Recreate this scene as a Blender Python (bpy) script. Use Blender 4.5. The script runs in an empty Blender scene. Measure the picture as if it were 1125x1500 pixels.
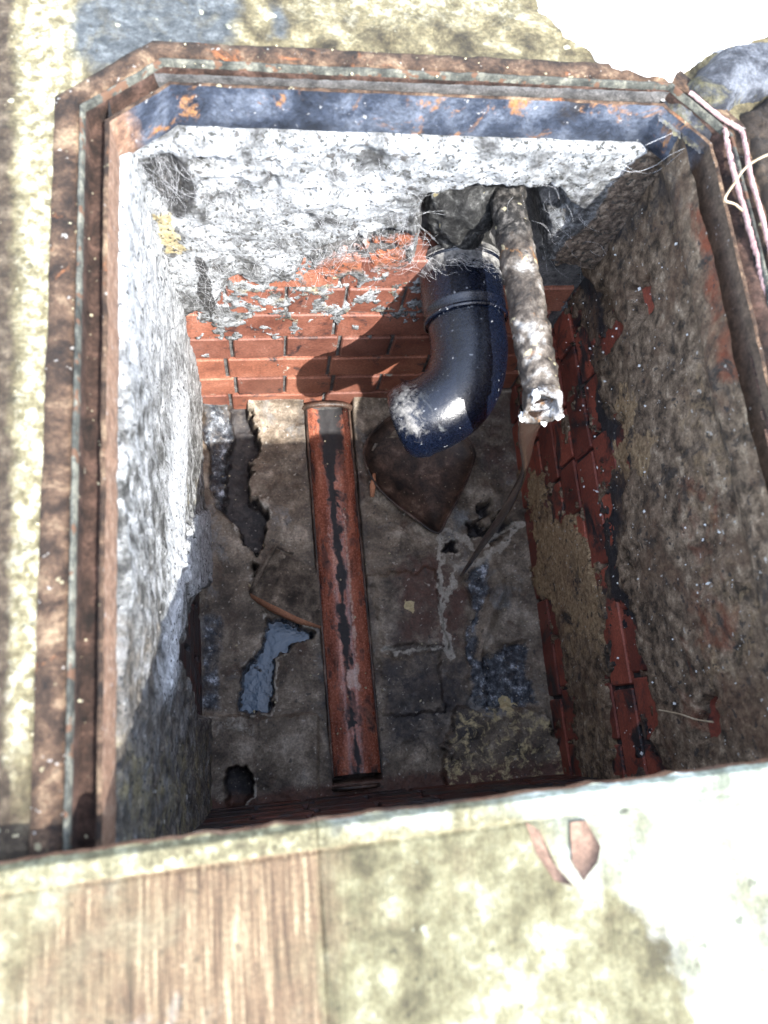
import bpy, bmesh, math, random
import numpy as np
from mathutils import Vector, Matrix, Euler
random.seed(7); RNG = np.random.RandomState(11)
S = bpy.context.scene; COL = S.collection
# ------------------------------------------------------------------ camera, sky, sun, exposure
CAM = np.array([-.1796, -.6083, .606]); ROT = (.2863, -.1313, -.0867); F = 1134.6; PW, PH = 1125, 1500
cam_data = bpy.data.cameras.new('camera'); camera = bpy.data.objects.new('camera', cam_data); COL.objects.link(camera)
camera.location = CAM; camera.rotation_euler = ROT
cam_data.sensor_fit = 'HORIZONTAL'; cam_data.sensor_width = 36; cam_data.lens = 36 * F / PW
cam_data.clip_start = .01; cam_data.clip_end = 200
cam_data.dof.use_dof = True; cam_data.dof.focus_distance = 1.12; cam_data.dof.aperture_fstop = 6.3
S.camera = camera
SUN_DIR = Vector((.365, -.74, 1.0)).normalized()
el = math.asin(SUN_DIR.z); az = math.atan2(SUN_DIR.x, SUN_DIR.y)
w = bpy.data.worlds.new('World'); S.world = w; w.use_nodes = True
wn = w.node_tree; wn.nodes.clear()
sky = wn.nodes.new('ShaderNodeTexSky'); sky.sky_type = 'NISHITA'; sky.sun_disc = False
sky.sun_elevation = el; sky.sun_rotation = az
bg = wn.nodes.new('ShaderNodeBackground'); bg.inputs[1].default_value = .15
wo = wn.nodes.new('ShaderNodeOutputWorld')
hs = wn.nodes.new('ShaderNodeHueSaturation'); hs.inputs['Saturation'].default_value = .62
wn.links.new(sky.outputs[0], hs.inputs['Color']); wn.links.new(hs.outputs[0], bg.inputs[0]); wn.links.new(bg.outputs[0], wo.inputs[0])
sd = bpy.data.lights.new('sun', 'SUN'); sun = bpy.data.objects.new('sun', sd); COL.objects.link(sun)
sd.energy = 2.0; sd.angle = math.radians(.5); sd.color = (1, .97, .92)
sun.rotation_euler = SUN_DIR.to_track_quat('Z', 'Y').to_euler(); sun.location = (2, -3, 4)
S.view_settings.view_transform = 'Standard'; S.view_settings.look = 'None'
S.view_settings.gamma = 1; S.view_settings.exposure = 2.7; S.view_settings.use_curve_mapping = False
S.cycles.max_bounces = 8

# ------------------------------------------------------------------ measuring helpers
RM = np.array(Euler(ROT).to_matrix())
def ray(u, v, axis=2, val=0.0):          # point of the world plane (axis = val) seen at photo pixel u, v
    d = RM @ np.array([u - PW/2, -(v - PH/2), -F]); return CAM + (val - CAM[axis]) / d[axis] * d
def proj(P):
    c = (P - CAM) @ RM
    return PW/2 + F*c[..., 0]/-c[..., 2], PH/2 - F*c[..., 1]/-c[..., 2]

class Noise:
    def __init__(s, seed): s.t = np.random.RandomState(seed).rand(256, 256)
    def one(s, x, y):
        xi = np.floor(x).astype(int); yi = np.floor(y).astype(int); fx = x - xi; fy = y - yi
        fx = fx*fx*(3-2*fx); fy = fy*fy*(3-2*fy); t = s.t
        a = t[xi & 255, yi & 255]; b = t[(xi+1) & 255, yi & 255]; c = t[xi & 255, (yi+1) & 255]; d = t[(xi+1) & 255, (yi+1) & 255]
        return (a*(1-fx)+b*fx)*(1-fy) + (c*(1-fx)+d*fx)*fy
    def __call__(s, x, y, scale, octs=4, rough=.55):
        r = 0; amp = 1; tot = 0
        for o in range(octs):
            ca, sa = math.cos(o*.7), math.sin(o*.7)
            r = r + amp*s.one((x*ca-y*sa)*scale+o*17.3, (x*sa+y*ca)*scale+o*9.1); tot += amp; amp *= rough; scale *= 2.03
        return r/tot*2-1
N1, N2, N3 = Noise(1), Noise(2), Noise(3)

def sdf(px, py, poly):                    # signed distance in photo pixels, positive inside
    poly = np.array(poly, float); n = len(poly); best = np.full(px.shape, 1e9); ins = np.zeros(px.shape, bool)
    for i in range(n):
        a = poly[i]; b = poly[(i+1) % n]; e = b-a
        t = np.clip(((px-a[0])*e[0]+(py-a[1])*e[1])/max(e@e, 1e-9), 0, 1)
        best = np.minimum(best, (px-a[0]-t*e[0])**2+(py-a[1]-t*e[1])**2)
        cond = ((a[1] > py) != (b[1] > py)) & (px < (b[0]-a[0])*(py-a[1])/((b[1]-a[1]) or 1e-9)+a[0])
        ins ^= cond
    d = np.sqrt(best); return np.where(ins, d, -d)
def ss(x, a, b):
    t = np.clip((x-a)/(b-a), 0, 1); return t*t*(3-2*t)

# ------------------------------------------------------------------ objects
def link(o, parent=None):
    COL.objects.link(o)
    if parent: o.parent = parent
    return o
def tag(o, label=None, cat=None, group=None, kind=None):
    for k, v in (('label', label), ('category', cat), ('group', group), ('kind', kind)):
        if v: o[k] = v
    return o
def empty(name, loc, label, cat, group=None):
    o = bpy.data.objects.new(name, None); o.empty_display_size = .02; o.location = loc; link(o); return tag(o, label, cat, group)
def mesh_obj(name, verts, faces, mat, parent=None, smooth=True):
    me = bpy.data.meshes.new(name); verts = [tuple(v) for v in verts]
    me.from_pydata(verts, [], faces); me.update()
    if smooth: me.polygons.foreach_set('use_smooth', [True]*len(me.polygons))
    o = bpy.data.objects.new(name, me); me.materials.append(mat)
    link(o, parent)
    if parent: o.matrix_parent_inverse = Matrix.Translation(parent.location).inverted()
    return o
def bm_obj(name, bm, mat, parent=None, smooth=False):
    me = bpy.data.meshes.new(name); bm.to_mesh(me); bm.free(); me.materials.append(mat)
    if smooth: me.polygons.foreach_set('use_smooth', [True]*len(me.polygons))
    o = bpy.data.objects.new(name, me); link(o, parent)
    if parent: o.matrix_parent_inverse = Matrix.Translation(parent.location).inverted()
    return o
def sheet(name, U, V, pos, mat, parent=None, attrs=None, cull=None, flip=False):
    """height-field sheet: U, V index grids, pos(U, V) -> world xyz arrays"""
    nu, nv = U.shape; P = pos
    idx = np.arange(nu*nv).reshape(nu, nv)
    a, b, c, d = idx[:-1, :-1], idx[1:, :-1], idx[1:, 1:], idx[:-1, 1:]
    q = np.stack([a, b, c, d] if not flip else [a, d, c, b], -1).reshape(-1, 4)
    if cull is not None:
        keep = ~(cull.reshape(-1)[q].all(1)); q = q[keep]
    me = bpy.data.meshes.new(name); me.vertices.add(nu*nv); me.vertices.foreach_set('co', P.reshape(-1).astype(np.float32))
    me.loops.add(q.size); me.loops.foreach_set('vertex_index', q.reshape(-1).astype(np.int32))
    me.polygons.add(len(q)); me.polygons.foreach_set('loop_start', np.arange(0, q.size, 4, dtype=np.int32))
    me.polygons.foreach_set('loop_total', np.full(len(q), 4, np.int32)); me.polygons.foreach_set('use_smooth', np.ones(len(q), bool))
    me.update(calc_edges=True); me.validate()
    for k, arr in (attrs or {}).items():
        at = me.attributes.new(k, 'FLOAT', 'POINT'); at.data.foreach_set('value', np.clip(arr, 0, 1).reshape(-1).astype(np.float32))
    me.materials.append(mat); o = bpy.data.objects.new(name, me); link(o, parent)
    if parent: o.matrix_parent_inverse = Matrix.Translation(parent.location).inverted()
    return o
def tube(name, pts, rad, mat, parent=None, seg=10, wob=0, cap=False):
    """tube along pts (world), rad constant or list"""
    pts = [Vector(p) for p in pts]; n = len(pts); V = []; Fc = []; up = Vector((.31, .52, .8)); prev = None
    for i, p in enumerate(pts):
        t = (pts[min(i+1, n-1)]-pts[max(i-1, 0)]).normalized()
        a = (prev - t*prev.dot(t)).normalized() if prev else t.cross(up).normalized()
        prev = a; b = t.cross(a); r = rad[i] if hasattr(rad, '__len__') else rad
        for k in range(seg):
            th = 2*math.pi*k/seg; rr = r*(1+wob*random.uniform(-1, 1)); V.append(p + a*math.cos(th)*rr + b*math.sin(th)*rr)
    for i in range(n-1):
        for k in range(seg): Fc.append((i*seg+k, i*seg+(k+1) % seg, (i+1)*seg+(k+1) % seg, (i+1)*seg+k))
    if cap: Fc += [tuple(range(seg))[::-1], tuple(range((n-1)*seg, n*seg))]
    return mesh_obj(name, V, Fc, mat, parent)
def spline(ctrl, n):                      # Catmull-Rom
    c = [Vector(p) for p in ctrl]; c = [c[0]*2-c[1]] + c + [c[-1]*2-c[-2]]; out = []
    m = len(c)-3
    for i in range(n):
        s = i/(n-1)*m; k = min(int(s), m-1); t = s-k; a, b, d, e = c[k:k+4]
        out.append(.5*((2*b)+(d-a)*t+(2*a-5*b+4*d-e)*t*t+(3*b-a-3*d+e)*t**3))
    return out

# ------------------------------------------------------------------ materials
def ramp(nt, fac, stops, interp='LINEAR'):
    r = nt.nodes.new('ShaderNodeValToRGB'); r.color_ramp.interpolation = interp
    els = r.color_ramp.elements
    while len(els) < len(stops): els.new(.5)
    for e, (p, c) in zip(els, stops): e.position = p; e.color = (*c, 1) if hasattr(c, '__len__') else (c, c, c, 1)
    nt.links.new(fac, r.inputs[0]); return r.outputs[0]
def noise(nt, co, scale, detail=6, rough=.6, dist=0, sc=None):
    if sc:
        mp = nt.nodes.new('ShaderNodeMapping'); mp.inputs['Scale'].default_value = sc; nt.links.new(co, mp.inputs[0]); co = mp.outputs[0]
    n = nt.nodes.new('ShaderNodeTexNoise'); n.inputs['Scale'].default_value = scale; n.inputs['Detail'].default_value = detail
    n.inputs['Roughness'].default_value = rough; n.inputs['Distortion'].default_value = dist; nt.links.new(co, n.inputs['Vector']); return n.outputs['Fac']
def mixc(nt, f, a, b, mode='MIX'):
    m = nt.nodes.new('ShaderNodeMix'); m.data_type = 'RGBA'; m.blend_type = mode
    for s, v in ((m.inputs[0], f), (m.inputs[6], a), (m.inputs[7], b)):
        if hasattr(v, 'is_output'): nt.links.new(v, s)
        elif hasattr(v, '__len__'): s.default_value = (*v, 1)
        else: s.default_value = v
    return m.outputs[2]
def mth(nt, op, a, b=None, clamp=False):
    m = nt.nodes.new('ShaderNodeMath'); m.operation = op; m.use_clamp = clamp
    for s, v in zip(m.inputs, (a, b)):
        if v is None: continue
        if hasattr(v, 'is_output'): nt.links.new(v, s)
        else: s.default_value = v
    return m.outputs[0]
def material(name, stops, scale=25, speck=None, layers=(), rough=.85, bump=.4, bscale=220, bdist=.002, stretch=None, obj_space=False, spec=.4, metal=0, coat=0):
    """stops: colour ramp of the base noise; speck: (scale, threshold, colour, amount) list; layers: (source, stops, scale, crisp, roughness)
    where source is an attribute name or ('noise', scale, lo, hi)"""
    m = bpy.data.materials.new(name); m.use_nodes = True; nt = m.node_tree; nt.nodes.clear()
    out = nt.nodes.new('ShaderNodeOutputMaterial'); b = nt.nodes.new('ShaderNodeBsdfPrincipled'); nt.links.new(b.outputs[0], out.inputs[0])
    if obj_space: co = nt.nodes.new('ShaderNodeTexCoord').outputs['Object']
    else: co = nt.nodes.new('ShaderNodeNewGeometry').outputs['Position']
    n = noise(nt, co, scale, 9, .68, .3, stretch)
    col = ramp(nt, n, stops)
    fine = noise(nt, co, max(scale*9, 260), 5, .75)
    col = mixc(nt, .55, col, ramp(nt, fine, [(.36, .35), (.5, .92), (.63, 1.6)]), 'MULTIPLY')
    rg = rough
    for src, lst, sc, crisp, rr in layers:
        nn = noise(nt, co, sc, 8, .7, .5)
        if isinstance(src, str):
            at = nt.nodes.new('ShaderNodeAttribute'); at.attribute_name = src; base = at.outputs['Fac']
            f = mth(nt, 'ADD', base, mth(nt, 'MULTIPLY', mth(nt, 'SUBTRACT', nn, .5), 1.3))
            f = ramp(nt, f, [(.5-crisp, 0.), (.5+crisp, 1.)])
        else:
            _, s2, lo, hi = src; f = ramp(nt, noise(nt, co, s2, 8, .72, .6), [(lo, 0.), (hi, 1.)])
        cc = ramp(nt, noise(nt, co, sc*2.3, 7, .7), lst)
        cc = mixc(nt, .45, cc, ramp(nt, fine, [(.36, .4), (.5, .95), (.63, 1.5)]), 'MULTIPLY')
        col = mixc(nt, f, col, cc)
        mr = nt.nodes.new('ShaderNodeMix'); nt.links.new(f, mr.inputs[0])
        if hasattr(rg, 'is_output'): nt.links.new(rg, mr.inputs[2])
        else: mr.inputs[2].default_value = rg
        mr.inputs[3].default_value = rr; rg = mr.outputs[0]
    for (s2, th, cc, am) in (speck or ()):
        f = ramp(nt, noise(nt, co, s2, 2, .5), [(th, 0.), (th+.035, 1.)]); f = mth(nt, 'MULTIPLY', f, am); col = mixc(nt, f, col, cc)
    if 'brick' in name and 'joint' not in name:
        oi = nt.nodes.new('ShaderNodeObjectInfo'); col = mixc(nt, 1., col, ramp(nt, oi.outputs['Random'], [(0, (.62, .62, .66)), (.5, (.95, .92, .92)), (1, (1.22, 1.18, 1.1))]), 'MULTIPLY')
    nt.links.new(col, b.inputs['Base Color'])
    if hasattr(rg, 'is_output'):
        rv = mth(nt, 'ADD', rg, mth(nt, 'MULTIPLY', mth(nt, 'SUBTRACT', fine, .5), .3), True); nt.links.new(rv, b.inputs['Roughness'])
    else:
        rv = mth(nt, 'ADD', rg, mth(nt, 'MULTIPLY', mth(nt, 'SUBTRACT', fine, .5), .3), True); nt.links.new(rv, b.inputs['Roughness'])
    b.inputs['Specular IOR Level'].default_value = spec; b.inputs['Metallic'].default_value = metal; b.inputs['Coat Weight'].default_value = coat
    if bump:
        h = mth(nt, 'ADD', noise(nt, co, bscale, 8, .75), mth(nt, 'MULTIPLY', noise(nt, co, bscale/5, 4, .6), 1.6))
        bp = nt.nodes.new('ShaderNodeBump'); bp.inputs['Strength'].default_value = bump; bp.inputs['Distance'].default_value = bdist
        nt.links.new(h, bp.inputs['Height']); nt.links.new(bp.outputs[0], b.inputs['Normal'])
    return m

DARK = [(.3, (.012, .013, .018)), (.6, (.035, .033, .036))]
m_white = material('lime_washed_mortar', [(.34, (.05, .05, .05)), (.43, (.17, .175, .175)), (.52, (.31, .325, .335)), (.64, (.58, .60, .62))], 26,
    speck=[(210, .60, (.035, .035, .03), .9), (95, .64, (.06, .055, .05), .85)],
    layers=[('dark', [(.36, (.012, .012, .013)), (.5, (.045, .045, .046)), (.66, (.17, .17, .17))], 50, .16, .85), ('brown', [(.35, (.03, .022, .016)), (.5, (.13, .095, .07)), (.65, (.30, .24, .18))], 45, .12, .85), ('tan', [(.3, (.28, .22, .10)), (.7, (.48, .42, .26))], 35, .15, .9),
            ('rust', [(.3, (.20, .06, .03)), (.7, (.34, .12, .06))], 30, .15, .85)], bump=.8, bdist=.004)
m_leftcoat = material('grey_white_mortar', [(.36, (.03, .03, .028)), (.44, (.10, .10, .095)), (.52, (.23, .235, .23)), (.62, (.46, .47, .475))], 40,
    speck=[(170, .62, (.04, .04, .04), .9), (75, .70, (.62, .62, .60), .8)],
    layers=[('dark', [(.36, (.025, .021, .017)), (.5, (.10, .085, .068)), (.64, (.27, .235, .19))], 34, .25, .6), ('tan', [(.3, (.20, .16, .07)), (.7, (.40, .34, .18))], 30, .15, .9),
            ('rust', [(.3, (.20, .06, .03)), (.7, (.34, .12, .06))], 30, .15, .85), ('lime', [(.35, (.30, .31, .32)), (.5, (.58, .60, .61)), (.65, (.80, .82, .84))], 45, .3, .7)], bump=.9, bdist=.005)
m_brown = material('dirty_wall_mortar', [(.36, (.03, .021, .013)), (.44, (.11, .076, .048)), (.51, (.20, .143, .094)), (.59, (.31, .23, .155)), (.68, (.52, .42, .30))], 52,
    speck=[(150, .70, (.55, .53, .48), .8), (90, .66, (.03, .028, .028), .8)],
    layers=[('dark', DARK, 26, .15, .6), ('tan', [(.3, (.15, .10, .055)), (.5, (.34, .235, .13)), (.7, (.54, .41, .25))], 60, .15, .9),
            ('rust', [(.3, (.16, .04, .02)), (.7, (.27, .08, .035))], 25, .18, .8),
            (('noise', 9, .50, .64), [(.3, (.05, .03, .02)), (.5, (.15, .09, .055)), (.7, (.30, .21, .13))], 40, .1, .85), (('noise', 21, .56, .64), [(.35, (.02, .017, .015)), (.65, (.09, .07, .055))], 60, .1, .8)], bump=.9, bscale=230, bdist=.005)
m_brick = material('red_engineering_brick', [(.32, (.15, .058, .040)), (.48, (.24, .095, .062)), (.68, (.33, .145, .10))], 16,
    speck=[(160, .74, (.45, .42, .36), .8)],
    layers=[(('noise', 22, .56, .66), DARK, 60, .1, .45), (('noise', 31, .63, .68), [(.3, (.28, .27, .22)), (.7, (.48, .46, .40))], 90, .1, .9)],
    rough=.5, bump=.35, bscale=160, bdist=.0012)
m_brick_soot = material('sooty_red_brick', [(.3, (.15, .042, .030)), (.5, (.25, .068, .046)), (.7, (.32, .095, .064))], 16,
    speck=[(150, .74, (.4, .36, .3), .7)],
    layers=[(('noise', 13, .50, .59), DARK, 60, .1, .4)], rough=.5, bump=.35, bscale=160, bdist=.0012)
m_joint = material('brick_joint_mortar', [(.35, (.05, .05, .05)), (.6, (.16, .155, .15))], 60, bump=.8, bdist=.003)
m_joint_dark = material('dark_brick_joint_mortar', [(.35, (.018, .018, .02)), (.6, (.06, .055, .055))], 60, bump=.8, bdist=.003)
m_floor = material('benching_mortar', [(.36, (.045, .033, .023)), (.46, (.12, .093, .067)), (.55, (.21, .168, .124)), (.66, (.38, .32, .25))], 17,
    speck=[(140, .68, (.46, .42, .36), .6), (85, .68, (.03, .028, .025), .7)],
    layers=[(('noise', 15, .54, .66), [(.3, (.04, .024, .017)), (.7, (.12, .075, .05))], 50, .1, .5), (('noise', 8, .56, .66), [(.3, (.10, .10, .10)), (.7, (.26, .26, .25))], 50, .1, .5),
            ('dark', [(.3, (.014, .014, .017)), (.5, (.035, .030, .03)), (.7, (.09, .075, .065))], 30, .22, .38), ('brown', [(.3, (.05, .025, .018)), (.7, (.13, .065, .045))], 30, .18, .45),
            ('pale', [(.3, (.28, .25, .20)), (.7, (.46, .42, .36))], 50, .12, .8), ('wet_glint', [(.40, (.014, .016, .022)), (.50, (.05, .056, .066)), (.58, (.13, .145, .165)), (.66, (.55, .59, .65))], 30, .2, .12),  # pale stops put sky glints into the wet floor colour
            ('tan', [(.3, (.40, .32, .16)), (.7, (.55, .46, .28))], 60, .08, .9)], rough=.36, bump=.7, bscale=150, bdist=.004)
m_clay = material('red_clay_channel', [(.34, (.09, .035, .024)), (.46, (.26, .085, .052)), (.56, (.38, .13, .078)), (.68, (.50, .22, .14))], 22, stretch=(2, .5, 2),
    layers=[('dark', [(.3, (.01, .011, .014)), (.7, (.028, .024, .024))], 60, .2, .85), ('pale', [(.3, (.40, .22, .16)), (.7, (.55, .40, .33))], 90, .12, .3)],
    rough=.25, bump=.6, bscale=110, bdist=.0025, spec=.8)
m_clay_dark = material('silted_dark_clay', [(.36, (.012, .010, .009)), (.48, (.045, .029, .022)), (.58, (.09, .055, .040)), (.68, (.20, .14, .105))], 26, speck=[(130, .72, (.4, .33, .24), .7)], rough=.38, bump=.5, bdist=.002)
m_clay_edge = material('broken_clay_edge', [(.3, (.34, .14, .075)), (.7, (.50, .25, .14))], 60, bump=.4)
m_plastic = material('black_plastic', [(.3, (.0012, .0022, .006)), (.7, (.0028, .0055, .015))], 9,
    speck=[(38, .70, (.42, .44, .45), .9), (130, .70, (.25, .26, .27), .8)],
    layers=[(('noise', 11, .63, .76), [(.3, (.04, .05, .06)), (.7, (.14, .15, .15))], 120, .1, .75), ('dust', [(.3, (.10, .10, .10)), (.7, (.28, .27, .25))], 90, .15, .85)],
    rough=.27, bump=.4, bscale=60, bdist=.002, spec=.75)
m_iron = material('old_scaled_iron', [(.38, (.018, .014, .012)), (.47, (.06, .048, .038)), (.55, (.14, .12, .10)), (.65, (.36, .35, .33))], 30,
    speck=[(70, .66, (.50, .44, .28), .7), (110, .67, (.02, .02, .02), .9)],
    layers=[(('noise', 24, .57, .64), [(.3, (.20, .09, .03)), (.7, (.36, .20, .09))], 60, .1, .8), ('pipe_shade', [(.38, (.006, .006, .006)), (.5, (.022, .02, .018)), (.64, (.12, .11, .10))], 55, .15, .6), ('white', [(.3, (.4, .42, .44)), (.7, (.7, .72, .75))], 55, .15, .6)], rough=.55, bump=.9, bdist=.003)
m_steel = material('painted_steel_flange', [(.37, (.010, .014, .024)), (.48, (.035, .045, .068)), (.62, (.13, .15, .19))], 14, stretch=None,
    speck=[(120, .70, (.4, .4, .4), .6)],
    layers=[(('noise', 16, .56, .64), [(.3, (.24, .10, .035)), (.7, (.42, .22, .09))], 60, .1, .8), (('noise', 10, .60, .68), DARK, 60, .1, .6), ('rusty', [(.3, (.10, .06, .045)), (.5, (.24, .14, .09)), (.7, (.36, .26, .19))], 40, .2, .8), ('dirt', [(.3, (.03, .022, .016)), (.7, (.14, .10, .07))], 40, .2, .9)], rough=.5, bump=.9)
m_lip = material('worn_green_grey_lip', [(.36, (.018, .019, .016)), (.5, (.06, .062, .052)), (.64, (.17, .165, .13))], 60, speck=[(70, .58, (.10, .05, .028), .9)], bump=.6)
m_rust = material('flaking_brown_rust', [(.36, (.014, .008, .005)), (.45, (.052, .030, .018)), (.54, (.12, .072, .044)), (.65, (.30, .21, .13))], 34,
    speck=[(85, .71, (.45, .40, .25), .8), (150, .70, (.5, .48, .44), .7)],
    layers=[(('noise', 12, .60, .66), [(.3, (.26, .09, .03)), (.7, (.38, .15, .06))], 60, .1, .85)], bump=1, bdist=.005)
m_rust_dark = material('dark_groove_rust', [(.36, (.012, .007, .005)), (.5, (.055, .030, .021)), (.64, (.14, .08, .058))], 34, speck=[(100, .74, (.4, .38, .3), .8)], bump=1, bdist=.005)
m_rust_bright = material('bright_orange_rust', [(.34, (.05, .035, .03)), (.5, (.19, .095, .055)), (.66, (.33, .21, .14))], 24, speck=[(100, .72, (.5, .48, .44), .7)], bump=.8, bdist=.003)
m_ground = material('mossy_concrete', [(.36, (.028, .023, .014)), (.45, (.085, .070, .038)), (.54, (.17, .145, .080)), (.64, (.36, .33, .21))], 26,
    speck=[(55, .70, (.5, .5, .36), .7), (80, .68, (.05, .045, .03), .6)],
    layers=[('grey', [(.35, (.03, .036, .04)), (.5, (.075, .085, .09)), (.65, (.15, .165, .17))], 30, .25, .9), ('brown', [(.35, (.025, .017, .01)), (.5, (.06, .043, .028)), (.65, (.14, .11, .075))], 30, .2, .9),
            ('pale', [(.36, (.12, .10, .055)), (.48, (.25, .225, .13)), (.60, (.60, .57, .42))], 40, .3, .9)], bump=.9, bscale=160, bdist=.005)
m_lime = material('sunlit_ground_white', [(.3, (.62, .62, .60)), (.7, (.84, .84, .82))], 20, bump=.5, bdist=.003)
m_near_black = material('near_black_rough', [(.33, (.012, .009, .007)), (.5, (.032, .023, .016)), (.7, (.085, .06, .04))], 40, bump=1, bdist=.006)
m_stone = material('grey_weathered_stone', [(.37, (.012, .013, .017)), (.48, (.038, .042, .052)), (.60, (.14, .15, .17))], 26,
    layers=[(('noise', 12, .56, .66), [(.3, (.10, .09, .03)), (.7, (.28, .25, .12))], 60, .1, .9)], bump=1, bdist=.004)
m_web = material('cobweb_silk', [(.3, (.6, .62, .65)), (.7, (.8, .8, .8))], 50, bump=0, rough=.6)
m_root = material('pink_root', [(.3, (.26, .15, .15)), (.7, (.46, .32, .30))], 60, bump=.5)
m_straw = material('dry_straw', [(.3, (.28, .20, .12)), (.7, (.48, .40, .28))], 60, bump=.3)
m_tan = material('tan_silt_crust', [(.33, (.19, .13, .07)), (.5, (.33, .23, .13)), (.68, (.48, .37, .23))], 45, speck=[(140, .64, (.07, .05, .04), .8)], bump=1, bdist=.003)
m_cream = material('cream_grit', [(.3, (.38, .32, .18)), (.7, (.58, .53, .38))], 60, bump=.6)
def wood_mat():
    m = material('weathered_wood', [(.36, (.05, .031, .018)), (.47, (.115, .074, .043)), (.56, (.17, .12, .07)), (.68, (.33, .27, .17))], 46, stretch=(7, .22, 7),
        layers=[(('noise', 10, .52, .66), [(.3, (.09, .065, .04)), (.7, (.22, .18, .11))], 60, .1, .8),
            ('edge', [(.35, (.07, .06, .035)), (.5, (.17, .155, .09)), (.65, (.42, .40, .26))], 50, .2, .9), ('moss', [(.36, (.055, .048, .026)), (.46, (.11, .10, .055)), (.55, (.17, .16, .095)), (.66, (.36, .36, .25))], 11, .35, .9),
                ('lime', [(.36, (.14, .155, .115)), (.48, (.32, .35, .29)), (.62, (.80, .82, .76))], 8, .28, .8)],  # lime layer carries the blown out sun painted on the board
        speck=[(75, .74, (.4, .42, .32), .5), (90, .68, (.02, .018, .012), .5)], rough=.8, bump=.0)
    nt = m.node_tree; b = [n for n in nt.nodes if n.type == 'BSDF_PRINCIPLED'][0]
    co = nt.nodes.new('ShaderNodeNewGeometry').outputs['Position']
    h = noise(nt, co, 60, 6, .65, .8, (5, .3, 5)); bp = nt.nodes.new('ShaderNodeBump'); bp.inputs['Strength'].default_value = .8; bp.inputs['Distance'].default_value = .003
    nt.links.new(h, bp.inputs['Height']); nt.links.new(bp.outputs[0], b.inputs['Normal']); return m
m_wood = wood_mat()
def water_mat():
    m = bpy.data.materials.new('dark_water'); m.use_nodes = True; nt = m.node_tree; b = nt.nodes['Principled BSDF']
    b.inputs['Base Color'].default_value = (.03, .065, .11, 1); b.inputs['Roughness'].default_value = .12
    co = nt.nodes.new('ShaderNodeNewGeometry').outputs['Position']; bp = nt.nodes.new('ShaderNodeBump'); bp.inputs['Strength'].default_value = .5; bp.inputs['Distance'].default_value = .004
    nt.links.new(noise(nt, co, 60, 4, .6), bp.inputs['Height']); nt.links.new(bp.outputs[0], b.inputs['Normal']); return m
m_water = water_mat()
def stream_mat():
    m = bpy.data.materials.new('murky_falling_water'); m.use_nodes = True; nt = m.node_tree; b = nt.nodes['Principled BSDF']
    b.inputs['Base Color'].default_value = (.035, .023, .018, 1); b.inputs['Roughness'].default_value = .12; b.inputs['Transmission Weight'].default_value = .35; b.inputs['IOR'].default_value = 1.33
    co = nt.nodes.new('ShaderNodeNewGeometry').outputs['Position']; bp = nt.nodes.new('ShaderNodeBump'); bp.inputs['Strength'].default_value = .5; bp.inputs['Distance'].default_value = .003
    nt.links.new(noise(nt, co, 120, 4, .6, 0, (1, 1, .15)), bp.inputs['Height']); nt.links.new(bp.outputs[0], b.inputs['Normal']); return m
m_stream = stream_mat()

# ------------------------------------------------------------------ ground round the opening
ZF = -.767
def offset_poly(pts, d):                  # closed polygon (clockwise seen from above = outward is left); d > 0 moves outward
    n = len(pts); out = []
    for i in range(n):
        p0, p1, p2 = [np.array(pts[j % n], float) for j in (i-1, i, i+1)]
        def nrm(a, b): e = (b-a)/np.linalg.norm(b-a); return np.array([-e[1], e[0]])
        n1, n2 = nrm(p0, p1), nrm(p1, p2); m = n1+n2; m /= np.linalg.norm(m); out.append(p1 + m*d/max(m@n1, .3))
    return out
RIM = [(-.325, -.72), (-.326, -.042), (-.257, .013), (.255, .008), (.308, -.052), (.308, -.72)]   # left, far, right, near
def inside(px, py, poly): return sdf(px, py, poly)

def axis(lo, hi, fine_lo, fine_hi, step, far):
    a = np.arange(fine_lo, fine_hi+1e-6, step)
    l = [fine_lo]; s = step*2
    while l[-1] > lo: l.append(l[-1]-s); s *= 1.5
    r = [a[-1]]; s = step*2
    while r[-1] < hi: r.append(r[-1]+s); s *= 1.5
    return np.concatenate([l[::-1][:-1], a, r[1:]])
gx = axis(-40, 40, -.55, .5, .004, 0); gy = axis(-40, 40, -.8, .25, .004, 0)
U, V = np.meshgrid(gx, gy, indexing='ij')
hole = offset_poly(RIM, .018)
dh = inside(U, V, hole)
near = (np.abs(U) < 1) & (np.abs(V) < 1.2)
z = N1(U, V, 9, 5)*.006 + N2(U, V, 45, 4)*.0028 + N3(U, V, 2, 2)*.004 - .002
z = z*(1-ss(dh, -.02, 0)) - .006*ss(dh, -.012, 0.004)
u_, v_ = proj(np.stack([U, V, 0*U], -1)); u_ = np.where(near, u_, 9999); v_ = np.where(near, v_, 9999)
grey = np.maximum(ss(sdf(u_, v_, [(150, -80), (380, -80), (350, 60), (140, 110), (70, 80)]), -20, 25), ss(sdf(u_, v_, [(390, 0), (420, 0), (430, 60), (390, 60)]), -10, 20))*.75
brown = np.maximum(ss(-u_, -38, 0)*.9, ss(v_, 950, 1250)*ss(-u_, -120, -40)*.7)
pale = ss(sdf(u_, v_, [(20, -50), (100, -50), (125, 130), (100, 500), (85, 1000), (0, 1150), (25, 500)]), -15, 25)*.8 + ss(sdf(u_, v_, [(430, -60), (760, -60), (800, 40), (520, 50), (400, 20)]), -20, 40)*.5  # sunlit stretches of ground put into the colour
P = np.stack([U, V, z], -1)
o = sheet('ground', U, V, P, m_ground, attrs=dict(grey=grey, brown=brown, pale=pale), cull=dh > .004); tag(o, 'mossy yellow green concrete round the opening', kind='structure')

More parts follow.
